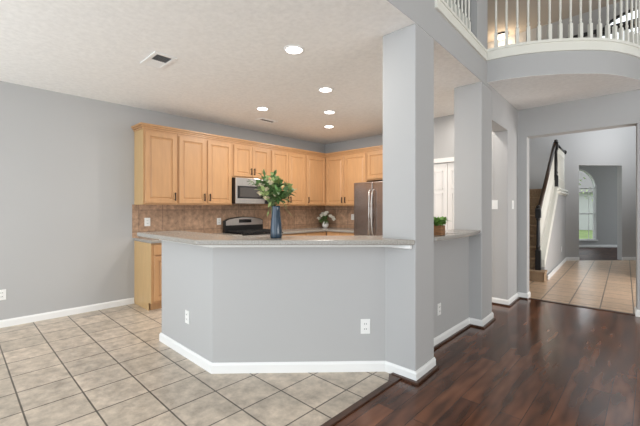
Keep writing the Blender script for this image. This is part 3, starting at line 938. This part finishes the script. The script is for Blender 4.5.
wallplate('white double outlet plate low on the left wall', (XL, 0.36, 0.365), R(90), 0.12, 0.118, 'outlet', 2)
wallplate('white outlet low on the left face of the half wall', (-3.009, 1.450, 0.361), 0)
wallplate('white outlet low on the long angled face of the half wall', (-1.697, 2.329, 0.366), R(45), 0.078, 0.120)
wallplate('white outlet low in the recess below the curved counter', (-1.515, 3.30, 0.34), R(90), 0.070, 0.115)
wallplate('white outlet on the brown backsplash at the far left', (XL + 0.011, 1.934, 1.137), R(90), 0.08, 0.12)
wallplate('white outlet on the brown backsplash just left of the range', (XL + 0.011, 3.08, 1.115), R(90), 0.075, 0.115)
wallplate('white outlet on the brown backsplash beside the fridge', (-4.47, YB - 0.011, 1.155), 0, 0.08, 0.12)
wallplate('white light switch on the wall end right of the pier', (-1.590, 5.23, 1.385), 0, 0.085, 0.125, 'switch', 1, 'white switches')
wallplate('white light switch on the narrow side face of the wall end', (HX(5.5), 5.50, 1.385), R(88), 0.075, 0.12, 'switch', 1, 'white switches')
wallplate('white outlet low on the stair wall in the foyer', (-1.41 - 0.05 * 2.45, 9.88, 0.376), R(92.9), 0.08, 0.12)

# ------------------------------------------------------------------ ceiling fixtures
proto = None
spots = [(-2.32, 2.108, 'recessed light nearest the camera'), (-2.825, 3.076, 'recessed light second in the row from the camera'),
         (-4.013, 3.042, 'recessed light left of the row, above the range'), (-3.441, 3.832, 'recessed light third in the row from the camera'),
         (-4.055, 4.503, 'recessed light farthest back near the fridge corner'),
         (-1.85, 4.86, 'unseen recessed light added to brighten the passage before the white pantry door')]  # last fixture is added out of view to brighten the passage wall
for x, y, lab in spots:
    if proto is None:
        proto = thing('recessed_light', lab, 'ceiling light', (x, y, CE), 0, 'recessed kitchen ceiling lights')
        MB().lathe([(0.073, -0.001), (0.073, -0.008), (0.092, -0.006), (0.095, -0.001)], (0, 0, 0), 32).build('trim_ring', M['trim'], proto, 0, True)
        MB().lathe([(0.0, -0.001), (0.073, -0.001), (0.071, -0.007), (0.0, -0.010)], (0, 0, 0), 32).build('lens', M['lamp'], proto, 0, True)
        o = proto
    else:
        o = copy_tree(proto)
        o.location = (x, y, CE)
        o['label'] = lab
    ld = bpy.data.lights.new('recessed_lamp', 'AREA')
    ld.shape = 'DISK'
    ld.size = 0.13
    ld.energy = 14 if x < -2 else 6
    ld.color = (1.0, 0.935, 0.86)
    lo = bpy.data.objects.new('recessed_lamp', ld)
    COL.objects.link(lo)
    lo.location = (x, y, CE - 0.013)


def vent(label, cx, cy, lx, ly, z, nsl, dark):
    v = thing('ceiling_vent', label, 'vent', (cx, cy, z), 0, 'ceiling air vents')
    a, b = lx / 2, ly / 2
    f = 0.035
    MB().box(-a, -b, -0.012, a, -b + f, -0.0005).box(-a, b - f, -0.012, a, b, -0.0005).box(-a, -b + f, -0.012, -a + f, b - f, -0.0005).box(
        a - f, -b + f, -0.012, a, b - f, -0.0005).build('frame', M['trim'], v, 0.003)
    MB().box(-a + f, -b + f, -0.003, a - f, b - f, -0.0005).build('backing', M['vent_dark'], v)
    sl_ = MB()
    for i in range(nsl):
        x = -a + f + (2 * a - 2 * f) * (i + 0.5) / nsl
        w = (a - f) / nsl * 0.8
        if x > dark:
            continue
        sl_.slab([(x - w, -b + f, -0.010), (x + w, -b + f, -0.004), (x + w, b - f, -0.004), (x - w, b - f, -0.010)], (0, 0, 0.001))
    sl_.build('slats', M['trim'], v)
    s2 = MB()
    for i in range(7):
        y = -b + f + (2 * b - 2 * f) * (i + 0.5) / 7
        s2.slab([(dark, y - 0.006, -0.004), (a - f, y - 0.006, -0.004), (a - f, y + 0.0, -0.010), (dark, y + 0.0, -0.010)], (0, 0, 0.001))
    s2.build('damper', M['slot'], v)
    return v


vent('white ceiling vent above the breakfast corner, left of the lights', -3.434, 1.365, 0.37, 0.21, CE, 12, 0.0)
vent('white ceiling vent close to the wall cabinets by the microwave', -4.51, 3.50, 0.17, 0.33, CE, 6, -0.02)

# flush light of the upper hall
ul = thing('ceiling_light', 'glowing round flush light on the upper hall ceiling', 'ceiling light', (-2.66, 9.28, UP))
MB().lathe([(0.0, -0.001), (0.12, -0.001), (0.15, -0.02), (0.14, -0.04), (0.0, -0.04)], (0, 0, 0), 28).build('rim', M['handle'], ul, 0, True)
MB().lathe([(0.137, -0.04), (0.13, -0.06), (0.09, -0.09), (0.04, -0.105), (0.0, -0.108)], (0, 0, 0), 28).build('bowl', mat('warm_glass_bowl', (1, 0.95, 0.85), 0.4, emit=((1.0, 0.86, 0.68), 2.2)), ul, 0, True)
pl = bpy.data.lights.new('upper_hall_lamp', 'POINT')
pl.energy = 14
pl.color = (1.0, 0.78, 0.55)
pl.shadow_soft_size = 0.12
po = bpy.data.objects.new('upper_hall_lamp', pl)
COL.objects.link(po)
po.location = (-2.66, 9.28, UP - 0.28)

# ------------------------------------------------------------------ upper railings
def baluster_mesh(h):
    """square foot, turned shaft, square head"""
    mb = MB()
    a = 0.017
    mb.box(-a, -a, 0, a, a, 0.20)
    mb.lathe([(0.016, 0.20), (0.010, 0.215), (0.015, 0.235), (0.0105, 0.26), (0.0125, 0.45), (0.0095, h - 0.16), (0.014, h - 0.14), (0.014, h)], (0, 0, 0), 10)
    return mb


RH = 0.93
rail = thing('railing', 'straight cream railing at the upper left above the pass-through', 'railing')
bproto = baluster_mesh(RH).build('baluster', M['rail'], rail, loc=(0, 0, 3.13))
ys = [2.87 + 0.105 * i for i in range(10)]
for i, y in enumerate(ys):
    b = bproto if i == 0 else bproto.copy()
    if i:
        COL.objects.link(b)
        b.parent = rail
    b.location = (HX(y) - 0.055, y, 3.13)
MB().slab([(HX(2.81) - 0.08, 2.805, 4.055), (HX(2.81) - 0.025, 2.805, 4.055), (HX(2.81) - 0.025, 2.805, 4.11), (HX(2.81) - 0.08, 2.805, 4.11)],
          (HX(3.91) - HX(2.805), 1.11, 0)).build('handrail', M['rail_wood'], rail, 0.008)
crail = thing('railing', 'curved cream railing around the upper balcony', 'railing')
inset = 0.055
cpts = []
N = len(curve)
for i in range(N):
    p = Vector(curve[i])
    d = (Vector(curve[min(i + 1, N - 1)]) - Vector(curve[max(i - 1, 0)])).normalized()
    cpts.append(p + Vector((-d.y, d.x)) * inset)
tot = [0]
for a, b in zip(cpts, cpts[1:]):
    tot.append(tot[-1] + (b - a).length)
def along(sv):
    for i in range(N - 1):
        if sv <= tot[i + 1]:
            t = (sv - tot[i]) / (tot[i + 1] - tot[i])
            return cpts[i].lerp(cpts[i + 1], t), (cpts[i + 1] - cpts[i]).normalized()
    return cpts[-1], (cpts[-1] - cpts[-2]).normalized()
sv = 0.085
while sv < tot[-1] - 0.9:
    p, d = along(sv)
    b = bproto.copy()
    COL.objects.link(b)
    b.parent = crail
    b.location = (p.x, p.y, 3.17)
    b.rotation_euler = (0, 0, math.atan2(d.y, d.x))
    sv += 0.108
MB().tube([(p.x, p.y, 4.12) for p in cpts[:-10]], 0.032, 8).build('handrail', M['rail_wood'], crail, 0, True)

# ------------------------------------------------------------------ staircase in the foyer (local: +y climbs, x = 0 is the hall-side face)
ROT = math.atan(0.05)
stw = thing('staircase', 'carpeted staircase with white balusters and black newels in the foyer', 'stairs', (-1.41, 7.43, 0), ROT)
NR, RISE, RUN, Y0 = 9, 0.198, 0.243, -0.10
LZ = NR * RISE
Y1 = Y0 + RUN * (NR - 1)
tr = MB()
for i in range(NR):
    x1 = 0.03 if i == 0 else -0.125
    tr.box(-1.05, Y0 + RUN * i - 0.032, RISE * (i + 1) - 0.035, x1, Y0 + RUN * (i + 1) if i < NR - 1 else Y0 + RUN * i + 1.9, RISE * (i + 1))
    tr.box(-1.05, Y0 + RUN * i, RISE * i if i else 0.0, x1 - 0.02, Y0 + RUN * i + 0.03, RISE * (i + 1) - 0.03)
tr.box(-0.02, Y0, 0, 0.01, Y0 + 0.30, RISE - 0.03)
tr.build('steps', M['carpet'], stw, 0.008)
# side: grey wall under the stringer
y_end = 3.45
low = [(0.0 - 0.07, 0.27), (Y1 - 0.05, LZ - 0.21)]
sw = MB()
sw.slab([(-0.10, 0.10, 0.0), (-0.10, y_end, 0.0), (-0.10, y_end, LZ - 0.02), (-0.10, Y1 + 0.1, LZ - 0.05), (-0.10, 0.10, 0.27)], (0.09, 0, 0))
sw.build('side_wall', M['wall'], stw)
# closed white stringer following the pitch
def nose(y):
    return RISE + (y - Y0) / RUN * RISE + 0.05
sp = [(0.075, RISE + 0.05), (0.075, nose(0.075)), (Y1, nose(Y1)), (Y1 + 0.05, LZ + 0.02), (y_end, LZ + 0.02), (y_end, LZ - 0.13), (Y1 + 0.10, LZ - 0.13)]
MB().slab([(-0.125, y, z) for y, z in sp], (0.125, 0, 0)).build('stringer', M['rail'], stw, 0.006)
MB().box(-0.04, Y1 - 0.03, LZ - 0.10, 0.05, y_end, LZ - 0.06).box(-0.04, Y1 - 0.03, LZ - 0.03, 0.04, y_end, LZ + 0.015).build('landing_trim', M['rail'], stw, 0.005)
XN, XU = -0.10, -0.04
def newel(XN, y, z0, h, lo):
    mb = MB()
    a = 0.043
    mb.box(XN - a, y - a, z0, XN + a, y + a, z0 + lo)
    mb.lathe([(0.042, lo), (0.030, lo + 0.03), (0.038, lo + 0.07), (0.030, lo + 0.11), (0.033, h * 0.55), (0.027, h - 0.27), (0.036, h - 0.25), (0.030, h - 0.22)], (XN, y, z0), 16)
    mb.box(XN - a, y - a, z0 + h - 0.22, XN + a, y + a, z0 + h - 0.06)
    mb.lathe([(0.05, h - 0.06), (0.05, h - 0.045), (0.03, h - 0.035), (0.04, h - 0.01), (0.02, h + 0.012), (0, h + 0.015)], (XN, y, z0), 16)
    return mb
newel(XN, 0.03, RISE, 1.18, 0.36).build('newel_post', M['newel'], stw)
newel(XU, Y1 + 0.03, LZ - 0.02, 1.10, 0.30).build('newel_post', M['newel'], stw)
for z0, z1, y0, y1 in ((RISE + 1.06, LZ + 0.99, 0.05, Y1), ):
    hb = MB().tube([(XN, y0, z0), (XU - 0.02, y1, z1)], [0.036, 0.036], 8)
    hb.build('handrail', M['rail_wood'], stw, 0, True)
MB().tube([(XU, Y1 + 0.05, LZ + 0.99), (XU, y_end - 0.08, LZ + 0.99)], 0.036, 8).build('landing_handrail', M['newel'], stw, 0, True)
MB().tube([(XU, y_end - 0.09, LZ + 0.99), (XU, y_end - 0.01, LZ + 0.99)], 0.06, 12).build('rosette', M['newel'], stw)
y = 0.15
while y < Y1 - 0.06:
    zr = RISE + 1.05 + (y - 0.05) / (Y1 - 0.05) * (LZ - RISE - 0.07) - 0.03
    z0 = nose(y) - 0.01
    baluster_mesh(zr - z0).build('baluster', M['rail'], stw, loc=(XN + (XU - 0.03 - XN) * y / Y1, y, z0))
    y += 0.085
y = Y1 + 0.14
lb = baluster_mesh(0.96)
lb = lb.build('baluster', M['rail'], stw, loc=(XU, y, LZ + 0.005))
while y < y_end - 0.14:
    y += 0.105
    b = lb.copy()
    COL.objects.link(b)
    b.parent = stw
    b.location = (XU, y, LZ + 0.005)

# ------------------------------------------------------------------ outdoors beyond the arched window
tag(MB().box(-30, 10, -0.45, 6, 60, -0.33).build('lawn', M['grass']), 'green front lawn outside the arched window', 'grass', None, 'stuff')
def tree(label, x, y, h, seed, group):
    r_ = random.Random(seed)
    t = thing('tree', label, 'tree', (x, y, -0.30), 0, group)
    tk, fo = MB(), MB()
    tk.tube([(0, 0, 0), (0.05, 0.02, h * 0.3), (0.0, 0.05, h * 0.55)], [0.14, 0.11, 0.08], 10)
    for i in range(16):
        a = r_.uniform(0, 2 * PI)
        z = h * r_.uniform(0.28, 0.55)
        d = Vector((math.cos(a), math.sin(a), r_.uniform(0.3, 1.1)))
        e = Vector((0, 0, z)) + d * h * r_.uniform(0.18, 0.32)
        m_ = Vector((0, 0, z)).lerp(e, 0.5) + Vector((0, 0, -0.1))
        tk.tube([(0, 0, z), m_, e], [0.05, 0.03, 0.01], 6)
        for j in range(60):
            q = m_.lerp(e, r_.uniform(0, 1.2)) + Vector((r_.gauss(0, .3), r_.gauss(0, .3), r_.gauss(0, .3)))
            fo.leaf(q, Vector((r_.uniform(-1, 1), r_.uniform(-1, 1), r_.uniform(-1, 0.5))), 0.16, 0.07, 0.2)
    tk.build('trunk', M['bark'], t, 0, True)
    fo.build('crown', M['leaf_pale'], t, 0, True, fix=False)
tree('young leafy tree at the left outside the arched window', -4.0, 20.6, 5.2, 2, 'trees outside')
tree('broad leafy tree standing farther right outside the arched window', -1.5, 26.5, 6.0, 4, 'trees outside')
hs = thing('house', 'pale neighbouring house with grey roof across the lawn', 'house', (-5.5, 33.0, -0.33), R(20))
MB().box(-7, 0, 0, 7, 7, 3.0).build('wall', mat('pale_siding', (0.42, 0.42, 0.41), 0.8), hs)
MB().slab([(-7.4, -0.5, 2.9), (-7.4, 7.5, 2.9), (-7.4, 3.5, 5.6)], (14.8, 0, 0)).build('roof', mat('grey_shingles', (0.20, 0.19, 0.18), 0.9), hs)
for wx in (-4.5, -0.6, 3.6):
    w_ = MB().box(wx - 0.6, -0.05, 0.9, wx + 0.6, 0.02, 2.2).build('window', M['trim'], hs)
    MB().box(wx - 0.52, -0.07, 0.98, wx + 0.52, -0.04, 2.12).build('pane', M['black_glass'], w_)
